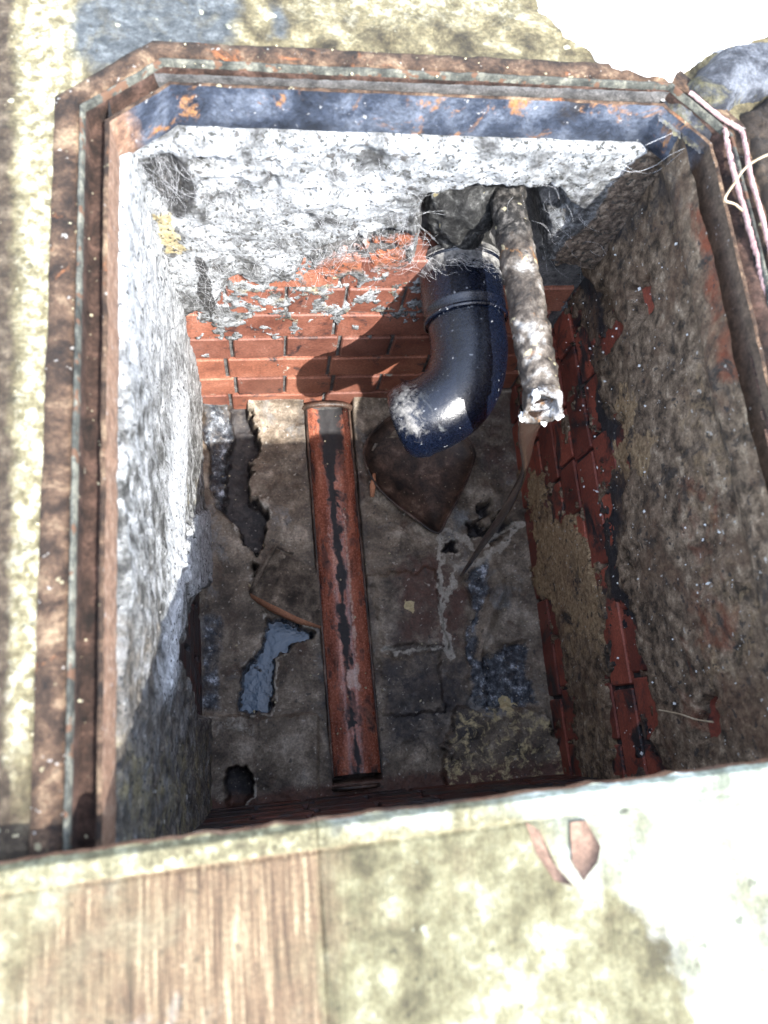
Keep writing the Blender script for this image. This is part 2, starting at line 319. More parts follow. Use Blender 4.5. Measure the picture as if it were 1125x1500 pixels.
# earth packed behind the chamber walls (closes the sides below the ground)
bm = bmesh.new()
outp = offset_poly(RIM, .14); lo = [bm.verts.new((x, y, -.95)) for x, y in outp]; hi = [bm.verts.new((x, y, -.012)) for x, y in outp]
for i in range(len(outp)):
    j = (i+1) % len(outp); bm.faces.new((lo[i], lo[j], hi[j], hi[i]))
bm.faces.new(lo[::-1]); tag(bm_obj('earth_bank', bm, m_near_black), 'dark earth round and under the chamber', kind='structure')

# ------------------------------------------------------------------ steel frame
frame = empty('manhole_frame', (0, -.3, 0), 'rusty steel manhole frame with cut corners and a deep groove, set in the concrete', 'manhole frame')
def strip(name, prof, mat, rgh=.0008, label=None):
    """prof: list of (offset outward, z) swept round the rim"""
    rings = []
    for d, zz in prof:
        poly = offset_poly(RIM, d); ring = []
        for i in range(len(poly)):
            a, b = poly[i], poly[(i+1) % len(poly)]; n = max(4, int(np.linalg.norm(np.array(RIM[(i+1) % len(RIM)])-np.array(RIM[i]))/.005))
            for k in range(n): q = a+(b-a)*k/n; ring.append((q[0], q[1], zz))
        rings.append(np.array(ring))
    R_ = np.array(rings); s = np.arange(R_.shape[1])
    R_[:, :, 2] += N2(R_[:, :, 0]+R_[:, :, 1], R_[:, :, 0]*.7-R_[:, :, 1], 40, 4)*rgh*1.5
    c = np.array([0, -.33]); dr = R_[:, :, :2]-c; dr /= np.linalg.norm(dr, axis=-1, keepdims=True)
    R_[:, :, :2] += dr*(N3(R_[:, :, 0]*1.3, R_[:, :, 1]*1.1, 55, 4)*rgh*1.6)[..., None]
    n = R_.shape[1]; m = R_.shape[0]
    Fc = [(i*n+k, i*n+(k+1) % n, (i+1)*n+(k+1) % n, (i+1)*n+k) for i in range(m-1) for k in range(n)]
    o = mesh_obj(name, R_.reshape(-1, 3), Fc, mat, frame); q = R_.reshape(-1, 3)
    for k, arr in (('rusty', ss(-q[:, 0], .27, .30)*.85), ('dirt', ss(q[:, 0], .26, .285)*ss(-q[:, 1], .03, .09))):
        at = o.data.attributes.new(k, 'FLOAT', 'POINT'); at.data.foreach_set('value', arr.astype(np.float32))
    return o
strip('outer_flange', [(.027, -.006), (.0265, .0025), (.019, .0035), (.010, .003), (.0045, .0015), (.0042, -.004)], m_rust, .0008)
strip('raised_lip', [(.0042, -.004), (.0040, .0045), (.0025, .0055), (.0008, .0045), (.0, -.002)], m_lip, .0006)
strip('groove', [(0., -.002), (-.001, -.018), (-.004, -.022), (-.010, -.021), (-.0145, -.019), (-.016, -.010)], m_rust_dark, .0008)
strip('inner_lip', [(-.016, -.010), (-.0163, -.002), (-.0185, -.0008), (-.0205, -.002)], m_rust, .0006)
strip('inner_flange', [(-.0205, -.002), (-.0212, -.02), (-.0215, -.036), (-.0212, -.052), (-.018, -.056), (-.010, -.056)], m_steel, .0010)

# ------------------------------------------------------------------ brick helper
def brick_mesh(l, h, d, seed):
    r = random.Random(seed); bm = bmesh.new(); bmesh.ops.create_cube(bm, size=1); l += .004; h += .0035
    for v in bm.verts: v.co = Vector((v.co.x*l, v.co.y*d, v.co.z*h)) + Vector((r.uniform(-1, 1), r.uniform(-1, 1)*.6, r.uniform(-1, 1)))*.0012
    bmesh.ops.bevel(bm, geom=bm.edges[:], offset=.0022, segments=1, affect='EDGES')
    me = bpy.data.meshes.new('brick'); bm.to_mesh(me); bm.free(); return me
BM = {}
for kind, l in (('s', .163), ('h', .0765)):
    for sd_ in range(4): BM[kind, sd_] = brick_mesh(l, .060, .05, sd_*7+len(kind))
for k, me in BM.items(): me.materials.append(m_brick)
m_brick_dark = material('darker_red_brick', [(.3, (.035, .014, .011)), (.5, (.075, .026, .019)), (.7, (.14, .045, .032))], 20,  # darker brick for the near and left walls
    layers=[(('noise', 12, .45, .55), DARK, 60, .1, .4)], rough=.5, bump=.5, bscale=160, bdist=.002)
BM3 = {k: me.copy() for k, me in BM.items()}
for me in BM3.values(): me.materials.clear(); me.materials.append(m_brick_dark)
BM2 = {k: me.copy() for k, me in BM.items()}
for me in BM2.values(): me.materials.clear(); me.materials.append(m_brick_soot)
def bricks(parent, to_world, rotz, u0, u1, z_top, z_bot, shift, meshes, skip=None, z_anchor=-.431):
    k0 = int(math.floor((z_anchor-z_top)/.07)); n = 0
    for r in range(-10, 12):
        zc = z_anchor - .07*r - .035
        if zc > z_top or zc < z_bot: continue
        st = r % 2 == 0; pitch = .173 if st else .0865
        off = shift if st else shift + .012
        i = math.floor((u0-off)/pitch)
        while off+(i+.5)*pitch < u1:
            uc = off+(i+.5)*pitch; i += 1
            if uc < u0: continue
            if skip and skip(uc, zc): continue
            o = bpy.data.objects.new('brick', meshes['s' if st else 'h', random.randrange(4)]); link(o, parent)
            p = to_world(uc, zc); p = Vector(p) + Vector((0, 0, random.uniform(-.0012, .0012)))
            o.location = p - parent.location; o.rotation_euler = (random.uniform(-.01, .01), 0, rotz+random.uniform(-.008, .008)); n += 1
    return n

# ------------------------------------------------------------------ far wall (y = 0, sunlit)
far = empty('brick_wall', (0, .03, ZF), 'sunlit far wall of red brick under thick white lime mortar, with the two pipes coming out', 'wall')
def fw_cav(u, v): return sdf(u, v, [(612, 300), (628, 262), (720, 254), (800, 262), (845, 285), (800, 310), (790, 385), (742, 400), (640, 410), (606, 390), (612, 340)])
def skip_f(x, zc):
    u, v = proj(np.array([x, 0, zc])); return float(fw_cav(np.array(u), np.array(v))) > -12
bricks(far, lambda a, b: (a, .025, b), 0, -.36, .36, -.30, -.80, -.063, BM, skip_f)
xs = np.arange(-.34, .345, .0025); zs = np.arange(-.80, .0, .0025)
X, Z = np.meshgrid(xs, zs, indexing='ij'); u_, v_ = proj(np.stack([X, 0*X, Z], -1))
cav = ss(fw_cav(u_, v_)+N1(X, Z, 40, 3)*10, 0, 10)
P = np.stack([X, .006+.055*cav+N1(X, Z, 90, 4)*.0015, Z], -1)
sheet('joint_mortar', X, Z, P, m_joint, far)
coat_poly = [(60, 60), (1100, 60), (1100, 400), (870, 405), (835, 398), (800, 385), (742, 400), (640, 412), (614, 400), (604, 352), (560, 345), (515, 358), (480, 372), (455, 395), (430, 418), (395, 422), (352, 418), (335, 440), (318, 462), (298, 470), (200, 480)]
d = sdf(u_, v_, coat_poly)
dn = d + N1(X, Z, 28, 5)*20 + N2(X, Z, 110, 4)*7
T = .014*ss(-Z, .70, .05)+.009
h = -.014 + (T+.014)*ss(dn, -6, 34)
# thin crusts left on the bricks below
thin = sdf(u_, v_, [(290, 400), (620, 330), (640, 450), (560, 468), (480, 470), (330, 480), (290, 500)])
h = np.maximum(h, -.012 + .0140*ss(N2(X, Z, 34, 7, .72) + .5*ss(thin, -35, 10) - .34, 0, .22))
h = h + N3(X, Z, 14, 5)*.009*ss(dn, 5, 60) + N2(X, Z, 70, 5)*.0042*ss(dn, -5, 30)
for (cu, cv, ru, rv, dp) in ((310, 212, 34, 12, .016), (243, 245, 26, 40, .012), (447, 262, 16, 10, .012), (440, 297, 14, 8, .010), (330, 260, 40, 26, .010), (400, 255, 10, 22, .008), (520, 210, 50, 18, .005), (520, 265, 22, 14, .008)):
    h -= dp*ss(-(((u_-cu)/ru)**2+((v_-cv)/rv)**2), -1.6, -.2)
h -= .05*cav + .03*ss(fw_cav(u_, v_)+N1(X, Z, 40, 3)*10, -8, 4)
h = np.minimum(h, -.014 + .05*ss(-Z, .046, .060) + .004*N1(X, Z, 60, 3))
# pores
h -= .0035*ss(N1(X+3, Z, 130, 2), .42, .62)*ss(dn, 0, 30)
# cracks running down the left corner
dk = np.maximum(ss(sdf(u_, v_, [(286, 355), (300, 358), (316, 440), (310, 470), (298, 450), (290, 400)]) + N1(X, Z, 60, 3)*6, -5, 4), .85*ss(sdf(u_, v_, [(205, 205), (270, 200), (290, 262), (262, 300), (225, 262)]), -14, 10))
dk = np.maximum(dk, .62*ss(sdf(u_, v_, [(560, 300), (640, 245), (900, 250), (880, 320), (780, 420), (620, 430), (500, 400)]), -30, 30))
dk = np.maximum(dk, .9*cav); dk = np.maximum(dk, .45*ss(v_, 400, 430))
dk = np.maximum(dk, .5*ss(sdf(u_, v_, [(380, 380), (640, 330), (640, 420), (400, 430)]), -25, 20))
rs = .6*ss(sdf(u_, v_, [(540, 345), (610, 330), (600, 400), (520, 400), (430, 420), (440, 395)]), -14, 14) + .6*ss(sdf(u_, v_, [(765, 268), (810, 262), (822, 300), (775, 318)]), -8, 8) + .35*ss(sdf(u_, v_, [(560, 130), (960, 150), (940, 185), (560, 165)]), -4, 8)
tn = .8*ss(sdf(u_, v_, [(222, 285), (250, 290), (268, 335), (283, 345), (262, 360), (240, 345)]) + N2(X, Z, 60, 3)*8, -4, 6) + .33*ss(sdf(u_, v_, [(330, 400), (620, 360), (620, 470), (330, 490)]), -20, 20)
P = np.stack([X, -h, Z], -1)
brown_shade = ss(sdf(u_, v_, [(968, 165), (902, 238), (852, 300), (792, 372), (840, 460), (1150, 400), (1150, 120)]) + N2(X, Z, 30, 4)*10, -6, 12)  # brown corner mortar; shade past the sun edge is painted in with it
o = sheet('lime_mortar_coat', X, Z, P, m_white, far, attrs=dict(dark=dk, rust=rs, tan=tn, brown=brown_shade), cull=(Z > -.046) | (h < -.0105))

# ------------------------------------------------------------------ left wall (x = -.3)
left = empty('brick_wall', (-.33, -.35, ZF), 'left wall of the chamber, plastered with grey white mortar that flakes off low down', 'wall')
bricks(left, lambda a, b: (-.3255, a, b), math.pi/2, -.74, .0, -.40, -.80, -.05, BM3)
ys = np.arange(-.76, .02, .0025); zs = np.arange(-.80, .0, .0025)
Y, Z = np.meshgrid(ys, zs, indexing='ij'); u_, v_ = proj(np.stack([0*Y-.3, Y, Z], -1))
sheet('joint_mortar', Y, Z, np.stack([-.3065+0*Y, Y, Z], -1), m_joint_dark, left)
brk = np.maximum(sdf(u_, v_, [(285, 860), (262, 880), (248, 960), (262, 1010), (278, 1050), (330, 1060), (330, 860)]), sdf(u_, v_, [(292, 470), (300, 455), (340, 440), (340, 580), (306, 600), (298, 560)]))
brk = np.maximum(brk, sdf(u_, v_, [(288, 625), (300, 600), (330, 610), (330, 720), (305, 730), (292, 690)]))
bn = brk + N1(Y, Z, 40, 4)*9
h = .004 + N1(Y, Z, 8, 4)*.007 + N2(Y, Z, 50, 5)*.0045 - .026*ss(bn, -4, 5)
h += .010*ss(-Z, .08, .5); h = np.minimum(h, -.008 + .05*ss(-Z, .044, .056) + .003*N1(Y, Z, 60, 3))
# long white ridge running down the wall
rx = np.interp(v_, [480, 600, 740, 840, 930, 1045], [252, 250, 243, 240, 237, 230])
ridge = np.exp(-((u_-rx)/9)**2)*ss(v_, 520, 620)*ss(-v_, -1060, -980)
h += ridge*.006
flake = ss(sdf(u_, v_, [(262, 760), (296, 748), (312, 800), (292, 850), (262, 878), (246, 830)]) + N3(Y, Z, 70, 4)*10, -2, 3); h += flake*.007
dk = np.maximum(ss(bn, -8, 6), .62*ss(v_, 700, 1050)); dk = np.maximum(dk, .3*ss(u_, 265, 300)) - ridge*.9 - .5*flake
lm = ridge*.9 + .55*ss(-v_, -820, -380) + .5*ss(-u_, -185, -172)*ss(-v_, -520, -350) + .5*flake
tn = .4*ss(v_, 950, 1150) + .35*ss(sdf(u_, v_, [(250, 700), (300, 690), (290, 740), (250, 745)]), -8, 8); rs = .45*ss(sdf(u_, v_, [(294, 350), (308, 420), (330, 480), (300, 480)]), -8, 8)
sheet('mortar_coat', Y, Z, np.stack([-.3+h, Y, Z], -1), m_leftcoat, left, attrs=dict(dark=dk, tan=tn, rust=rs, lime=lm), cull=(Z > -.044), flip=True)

# ------------------------------------------------------------------ right wall (x = .3, in shade)
right = empty('brick_wall', (.33, -.35, ZF), 'shaded right wall, bare red bricks low down and rough brown mortar above', 'wall')
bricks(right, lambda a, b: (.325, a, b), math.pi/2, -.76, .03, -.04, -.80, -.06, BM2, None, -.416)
ys = np.arange(-.76, .02, .0025); zs = np.arange(-.80, .0, .0025)
Y, Z = np.meshgrid(ys, zs, indexing='ij'); u_, v_ = proj(np.stack([0*Y+.3, Y, Z], -1))
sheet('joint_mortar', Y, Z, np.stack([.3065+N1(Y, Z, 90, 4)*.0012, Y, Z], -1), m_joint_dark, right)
edge = N3(Y, Z, 14, 4)*22 + np.interp(v_, [300, 395, 430, 480, 530, 570, 620, 700, 800, 870, 900, 1000, 1060, 1140, 1250], [830, 832, 880, 890, 858, 872, 905, 905, 895, 915, 922, 940, 955, 965, 975])
d = u_ - edge; dn = d + N1(Y, Z, 26, 5)*26 + N2(Y, Z, 100, 4)*8
h = -.016 + .032*ss(dn, -8, 40)
crust = sdf(u_, v_, [(773, 690), (800, 690), (812, 760), (838, 745), (870, 800), (888, 880), (905, 1000), (920, 1160), (850, 1160), (825, 960), (800, 880), (784, 880), (778, 800)])
h = np.maximum(h, -.012 + .0165*ss(crust + N2(Y, Z, 42, 6, .7)*26, -6, 8))
h = np.maximum(h, -.012 + .0145*ss(N3(Y, Z, 30, 6, .72) - .22, 0, .1))
h = np.maximum(h, -.012 + .0135*ss(sdf(u_, v_, [(790, 380), (900, 390), (905, 470), (880, 500), (905, 620), (935, 700), (925, 900), (890, 880), (895, 700), (868, 560), (850, 470), (815, 440)]) + N2(Y, Z, 40, 5)*22, -8, 6))
h += .016*ss(Z, -.085, -.05)
for pl in ([(940, 420), (965, 405), (968, 450), (950, 480)], [(905, 470), (925, 480), (905, 520), (895, 505)], [(1035, 1020), (1065, 1015), (1070, 1075), (1040, 1085)], [(888, 990), (915, 985), (925, 1060), (935, 1130), (905, 1130)]):
    h -= .022*ss(sdf(u_, v_, pl) + N2(Y, Z, 60, 4)*9, -4, 5)
h = h + N3(Y, Z, 9, 5)*.005*ss(dn, 0, 80) + N2(Y, Z, 70, 6)*.0022
cn = ss(crust, -10, 14)
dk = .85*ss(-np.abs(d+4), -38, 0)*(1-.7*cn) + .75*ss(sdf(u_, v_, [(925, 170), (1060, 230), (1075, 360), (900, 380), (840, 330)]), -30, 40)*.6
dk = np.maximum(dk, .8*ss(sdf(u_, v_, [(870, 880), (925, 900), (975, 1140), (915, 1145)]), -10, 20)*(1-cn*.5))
tn = np.maximum(cn*.85*ss(-v_, -1000, -800)+.35*cn, ss(sdf(u_, v_, [(925, 560), (948, 590), (940, 640), (985, 640), (960, 690), (915, 700), (890, 665), (915, 610)]) + N2(Y, Z, 60, 4)*16, -8, 3)*.9)
tn = np.maximum(tn, .38*ss(N1(Y, Z, 7, 3), .05, .4)*ss(d, 40, 120))
rs = .75*ss(sdf(u_, v_, [(1050, 300), (1130, 300), (1160, 560), (1095, 560)]), -20, 20) + .38*ss(sdf(u_, v_, [(1000, 680), (1080, 660), (1130, 900), (1100, 1080), (1000, 1100)]), -30, 50)
sheet('mortar_coat', Y, Z, np.stack([.3-h, Y, Z], -1), m_brown, right, attrs=dict(dark=dk, tan=tn, rust=rs), cull=(Z > -.012) | (h < -.0112))

# ------------------------------------------------------------------ near wall (y = -.7, hidden mostly by the board)
nearw = empty('brick_wall', (0, -.73, ZF), 'near wall of dark red brick, only its foot visible under the board edge', 'wall')
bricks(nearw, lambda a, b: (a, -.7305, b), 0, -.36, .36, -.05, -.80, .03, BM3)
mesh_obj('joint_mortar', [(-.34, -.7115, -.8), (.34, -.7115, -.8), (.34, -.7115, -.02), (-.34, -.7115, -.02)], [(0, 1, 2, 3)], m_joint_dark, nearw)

# ------------------------------------------------------------------ floor (benching)
xs = np.arange(-.33, .33, .0022); ys = np.arange(-.74, .04, .0022)
X, Y = np.meshgrid(xs, ys, indexing='ij'); u_, v_ = proj(np.stack([X, Y, 0*X+ZF], -1))
n1 = N1(X, Y, 24, 6, .65)*15 + N2(X, Y, 120, 4)*5
voids = [[(303, 585), (330, 578), (352, 586), (372, 600), (378, 650), (366, 700), (368, 728), (386, 735), (390, 800), (376, 816), (352, 800), (335, 760), (308, 720), (300, 650)],
         [(366, 822), (385, 826), (372, 846)],
         [(392, 905), (415, 905), (472, 926), (440, 940), (404, 962), (396, 1046), (345, 1046), (350, 990), (384, 945)],
         [(696, 742), (716, 735), (720, 752), (702, 760)], [(683, 768), (700, 764), (712, 772), (735, 752), (746, 768), (716, 797), (690, 788)],
         [(648, 795), (670, 792), (666, 812), (650, 812)], [(332, 1125), (364, 1120), (376, 1170), (338, 1178)]]
dv = np.full(X.shape, -1e9)
for pl in voids: dv = np.maximum(dv, sdf(u_, v_, pl))
dvn = dv + n1
h = .004 + N3(X, Y, 9, 4)*.008 + N1(X, Y, 45, 5)*.004
deep = ss(dvn, -1.5, 5)
shelf = ss(sdf(u_, v_, [(300, 575), (338, 575), (340, 640), (326, 700), (322, 745), (305, 720)]) + n1, -2, 6)      # smoother sloping side of the hole
# raised crust along the edge of the holes
rim = np.exp(-((dvn+3)/3.5)**2)*ss(N3(X, Y, 26, 4), -.25, .3); h += rim*.003
# haunch against far wall, and the corner fillets
h += .030*np.exp(-np.clip((.0-Y), 0, 9)/.016) + .020*np.exp(-np.clip(X+.3, 0, 9)/.02) + .012*np.exp(-np.clip(.3-X, 0, 9)/.015)
# lower right slab and left lower slab edge
slab = ss(sdf(u_, v_, [(668, 1040), (785, 1036), (850, 1160), (640, 1200), (655, 1100)]) + n1*1.2, -3, 4); h += slab*.018
slab2 = ss(v_ - 1048 + n1*.6, -2, 3)*ss(-u_, -470, -462); h += slab2*.008
wetp = ss(sdf(u_, v_, [(676, 832), (712, 822), (722, 870), (700, 915), (696, 960), (770, 940), (786, 1034), (694, 1040), (680, 960), (690, 900)]) + n1, -6, 8)
wx = np.interp(v_, [820, 870, 920, 960, 1040], [708, 722, 700, 690, 700]); worm = np.exp(-((u_-wx-10)/9)**2)*ss(v_, 815, 840)*ss(-v_, -1045, -1020)
h += worm*.010 - wetp*.006
# blocks and slabs seen in the middle right
h += .008*ss(sdf(u_, v_, [(540, 850), (640, 830), (655, 945), (560, 950)]) + n1, -3, 4) + .006*ss(sdf(u_, v_, [(556, 962), (640, 958), (650, 1040), (560, 1045)]) + n1, -3, 4)
chan = sdf(X*1000, Y*1000, [(-99, 40), (-11, 40), (-10, -686), (-89, -686)])/1.0          # mm
cn = ss(chan, -3, 0.5)
bowl = ss(sdf(u_, v_, [(540, 672), (552, 705), (575, 730), (606, 752), (638, 776), (652, 752), (676, 713), (694, 672), (676, 645), (610, 636), (562, 648)]), -4, 4)
zz = ZF + h - deep*.045*(1-.55*shelf) - bowl*.03
zz = zz*(1-cn) + (ZF-.075)*cn
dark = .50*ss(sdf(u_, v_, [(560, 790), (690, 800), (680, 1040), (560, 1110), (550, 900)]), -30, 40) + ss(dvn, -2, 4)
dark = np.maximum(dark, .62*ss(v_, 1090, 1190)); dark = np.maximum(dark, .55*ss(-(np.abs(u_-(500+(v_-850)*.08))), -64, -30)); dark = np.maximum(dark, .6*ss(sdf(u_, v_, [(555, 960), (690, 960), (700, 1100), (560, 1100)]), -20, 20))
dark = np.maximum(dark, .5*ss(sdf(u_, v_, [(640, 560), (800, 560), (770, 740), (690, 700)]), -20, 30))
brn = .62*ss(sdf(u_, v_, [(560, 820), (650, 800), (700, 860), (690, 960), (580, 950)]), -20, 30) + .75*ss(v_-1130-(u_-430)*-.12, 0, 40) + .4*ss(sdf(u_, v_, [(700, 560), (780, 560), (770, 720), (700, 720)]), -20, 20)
pal = rim*.7*(deep < .5) + .6*np.exp(-((v_-952+n1)/6)**2)*ss(u_, 552, 560)*ss(-u_, -660, -650) + .5*slab2*ss(-(v_), -1100, -1060)*ss(-u_, -400, -360)
web = np.exp(-(np.abs(sdf(u_, v_, [(640, 770), (700, 800), (760, 770), (700, 830), (670, 835), (650, 900), (660, 960), (640, 900)])+n1)/6)**2); pal = np.maximum(pal, .75*web)
wet_glint = .75*wetp + .9*ss(sdf(u_, v_, voids[2]) + n1, -4, 6) + .65*shelf + .6*ss(sdf(u_, v_, [(296, 900), (330, 900), (325, 1045), (290, 1045)]), -8, 12)
tan = .95*ss(sdf(u_, v_, [(585, 880), (605, 872), (612, 895), (592, 900)]) + n1, -2, 3) + .8*ss(sdf(u_, v_, [(735, 1020), (752, 1030), (748, 1040), (732, 1036)]) + n1, -2, 3) + .42*slab
o = sheet('chamber_floor', X, Y, np.stack([X, Y, zz], -1), m_floor, attrs=dict(dark=dark*(1-.7*wet_glint), brown=brn, pale=pal, wet_glint=wet_glint, tan=tan)); tag(o, 'broken grey mortar benching on the chamber floor', kind='structure')
for nm, x0, x1 in (('water', -.31, -.115), ('water', .02, .31)):
    o = mesh_obj(nm, [(x0, -.62, ZF-.036), (x1, -.62, ZF-.036), (x1, -.34, ZF-.036), (x0, -.34, ZF-.036)], [(0, 1, 2, 3)], m_water, None, False); tag(o, 'dark water standing under the broken benching', kind='structure')

# ------------------------------------------------------------------ clay channel
def grid_obj(name, rows, mat, parent=None, attrs=None):
    A = np.array(rows); U, V = A[..., 0], A[..., 1]; return sheet(name, U, V, A, mat, parent, attrs)
ch = empty('clay_channel', (-.055, -.35, ZF-.055), 'long red clay half round channel with a black streak down the middle, in the floor', 'drain channel')
n = 170; m = 40; rows = []; th = np.linspace(-.02, math.pi+.02, m)
yy = np.linspace(.012, -.676, n); xc = np.interp(yy, [-.68, -.02], [-.0490, -.0555])
Ya = np.repeat(yy[:, None], m, 1); Th = np.repeat(th[None], n, 0); r_in = .0398 + N1(Ya, Th*.05, 25, 3)*.0010
Xa = xc[:, None] - np.cos(Th)*r_in; Za = ZF + .006 - np.sin(Th)*r_in
silt = N2(Ya*1.0, Th*.06, 40, 5)
dkc = .95*ss(-np.abs(Th-1.66-.3*N1(Ya, Ya*0, 9, 4)), -.30+.55*N2(Ya, Th*.04+3, 26, 6, .7), .04) + .55*ss(N1(Ya, Th*.06+2, 34, 6, .7), .02, .3) + .8*ss(-np.minimum(Th, math.pi-Th), -.28, .0) + .9*ss(Ya, -.21, -.02)*ss(-np.abs(Th-1.75), -.95, -.3)
dkc = np.maximum(dkc, .55*ss(N2(Ya, Th*.05, 12, 4), .15, .5))
chan_glint = .45*ss(N3(Ya, Th*.05, 30, 5), .05, .35)*ss(-np.abs(np.abs(Th-1.66)-.42), -.28, 0) + .95*np.exp(-((Ya+.515)/.02)**2)*ss(-np.abs(Th-1.75), -.4, -.1) + .6*ss(-np.abs(Th-2.05), -.17, 0)*ss(-Ya, .18, .25)*ss(Ya, -.55, -.45)  # sky glints along the invert, painted as pale streaks
Za += .0035*ss(-np.abs(Th-1.65), -.3, 0)*(1+silt)
A = np.stack([Xa, Ya, Za], -1); sheet('channel_invert', Ya, Th, A, m_clay, ch, attrs=dict(dark=dkc*(1-.6*chan_glint), pale=chan_glint))
ro = .0440
for s, nm in ((-1, 'channel_edge'), (1, 'channel_edge')):
    a0 = xc + s*.0399; a1 = xc + s*ro
    A = np.stack([np.stack([a0, yy, 0*yy+ZF+.006], -1), np.stack([a0+s*.001, yy, 0*yy+ZF+.0068], -1), np.stack([a1, yy, 0*yy+ZF+.004+N1(yy, yy*0, 50, 4)*.003], -1), np.stack([a1, yy, 0*yy+ZF-.02], -1)], 1)
    sheet(nm, A[..., 0], A[..., 1], A, m_clay_dark, ch, flip=s < 0)
# arched mouth of the inlet at the foot of the far wall
pts = [(-.0585-math.cos(t)*.047, -.010, ZF+.006+math.sin(t)*.024) for t in np.linspace(0, math.pi, 14)]
tube('inlet_arch', pts, .0055, m_clay_dark, ch, 8, .1)
# clay stub below the near end
tube('outlet_collar', [(-.052-math.cos(t)*.04, -.695, ZF+.0+math.sin(t)*.018) for t in np.linspace(0, math.pi, 12)], .004, m_clay_dark, ch, 8, .1)

# slipper bend under the black pipe: an open scoop feeding the channel
def scoop(name, parent, outline, zed, depth, mat, rimmat, rimr, lip_idx):
    """outline in world xy; a dished sheet with a raised rim"""
    c = np.mean(outline, 0); rings = []
    for k, s in enumerate((1, .93, .8, .62, .4, .2, .02)):
        ring = [(c[0]+(p[0]-c[0])*s, c[1]+(p[1]-c[1])*s, zed - depth*math.sqrt(max(0, 1-s*s))) for p in outline]; rings.append(ring)
    n = len(outline); V = [v for r in rings for v in r]
    Fc = [(i*n+k, i*n+(k+1) % n, (i+1)*n+(k+1) % n, (i+1)*n+k) for i in range(len(rings)-1) for k in range(n)]
    return mesh_obj(name, V, Fc, mat, parent)
def closed(ptsxy, n=48):
    c = [Vector((*p, 0)) for p in ptsxy]; k = len(c); out = []
    for i in range(n):
        s = i/n*k; j = int(s); t = s-j; a, b, d_, e = c[(j-1) % k], c[j % k], c[(j+1) % k], c[(j+2) % k]
        q = .5*((2*b)+(d_-a)*t+(2*a-5*b+4*d_-e)*t*t+(3*b-a-3*d_+e)*t**3); out.append((q.x, q.y))
    return out
def fl(u, v, zz=ZF+.02): p = ray(u, v, 2, zz); return (p[0], p[1])
sl = empty('slipper_bend', (*fl(625, 710), ZF), 'dark silted clay slipper bend below the black plastic pipe', 'drain channel')
out = closed([fl(*q) for q in ((533, 664), (547, 705), (572, 733), (604, 757), (640, 781), (655, 758), (675, 722), (690, 686), (692, 655), (650, 612), (600, 598), (552, 628))], 56)
scoop('bowl', sl, out, ZF+.022, .030, m_clay_dark, None, 0, 0)
ring = [(*p, ZF+.022+random.uniform(-.001, .001)) for p in out]; tube('rim', ring+ring[:2], .0026, m_clay_dark, sl, 8, .08)
tube('broken_edge', [ray(548, 694, 2, ZF+.02), ray(546, 712, 2, ZF+.018), ray(545, 728, 2, ZF+.014)], [.003, .006, .004], m_clay_edge, sl, 8, .15, True)

bc = empty('branch_channel', (*fl(425, 860), ZF), 'broken clay branch channel with a pale orange lip, left of the long red channel', 'drain channel')
V = []; Fc = []; cols = 15; rws = 10
top = [fl(*q, ZF+.03) for q in ((404, 800), (424, 812), (448, 822), (466, 830))]; bot = [fl(*q, ZF+.02) for q in ((366, 868), (396, 886), (430, 902), (472, 916))]
def lerp_path(pl, t): s = t*(len(pl)-1); k = min(int(s), len(pl)-2); f = s-k; return np.array(pl[k])*(1-f)+np.array(pl[k+1])*f
for i in range(cols):
    t = i/(cols-1)
    for j in range(rws):
        s = j/(rws-1); p = lerp_path(top, t)*(1-s)+lerp_path(bot, t)*s
        V.append((p[0], p[1], ZF+.006+.026*math.sin(math.pi*min(1, .08+t))*(.35+.65*s)+random.uniform(-.0015, .0015)))
for i in range(cols-1):
    for j in range(rws-1): Fc.append((i*rws+j, i*rws+j+1, (i+1)*rws+j+1, (i+1)*rws+j))
m_branch = material('grey_silted_clay', [(.37, (.025, .019, .015)), (.47, (.085, .065, .048)), (.56, (.17, .135, .10)), (.66, (.32, .26, .20))], 34, speck=[(120, .68, (.4, .34, .26), .7)], rough=.4, bump=1, bdist=.004)
mesh_obj('shell', V, Fc, m_branch, bc)
lipV = []
for i in range(cols):
    b = V[i*rws+rws-1]; w_ = .008*math.sin(math.pi*(.15+.8*i/(cols-1)))+.002
    lipV += [(b[0], b[1], b[2]+.0005), (b[0]+.001, b[1]-w_, b[2]-.004), (b[0]+.001, b[1]-w_-.001, b[2]-.02)]
mesh_obj('broken_lip', lipV, [(i*3+k, i*3+k+1, (i+1)*3+k+1, (i+1)*3+k) for i in range(cols-1) for k in (0, 1)], m_clay_edge, bc)
tube('upper_rim', [ray(366, 868, 2, ZF+.02), ray(382, 836, 2, ZF+.024), ray(404, 800, 2, ZF+.022), ray(430, 812, 2, ZF+.024)], [.003, .005, .005, .003], m_branch, bc, 8, .12, True)

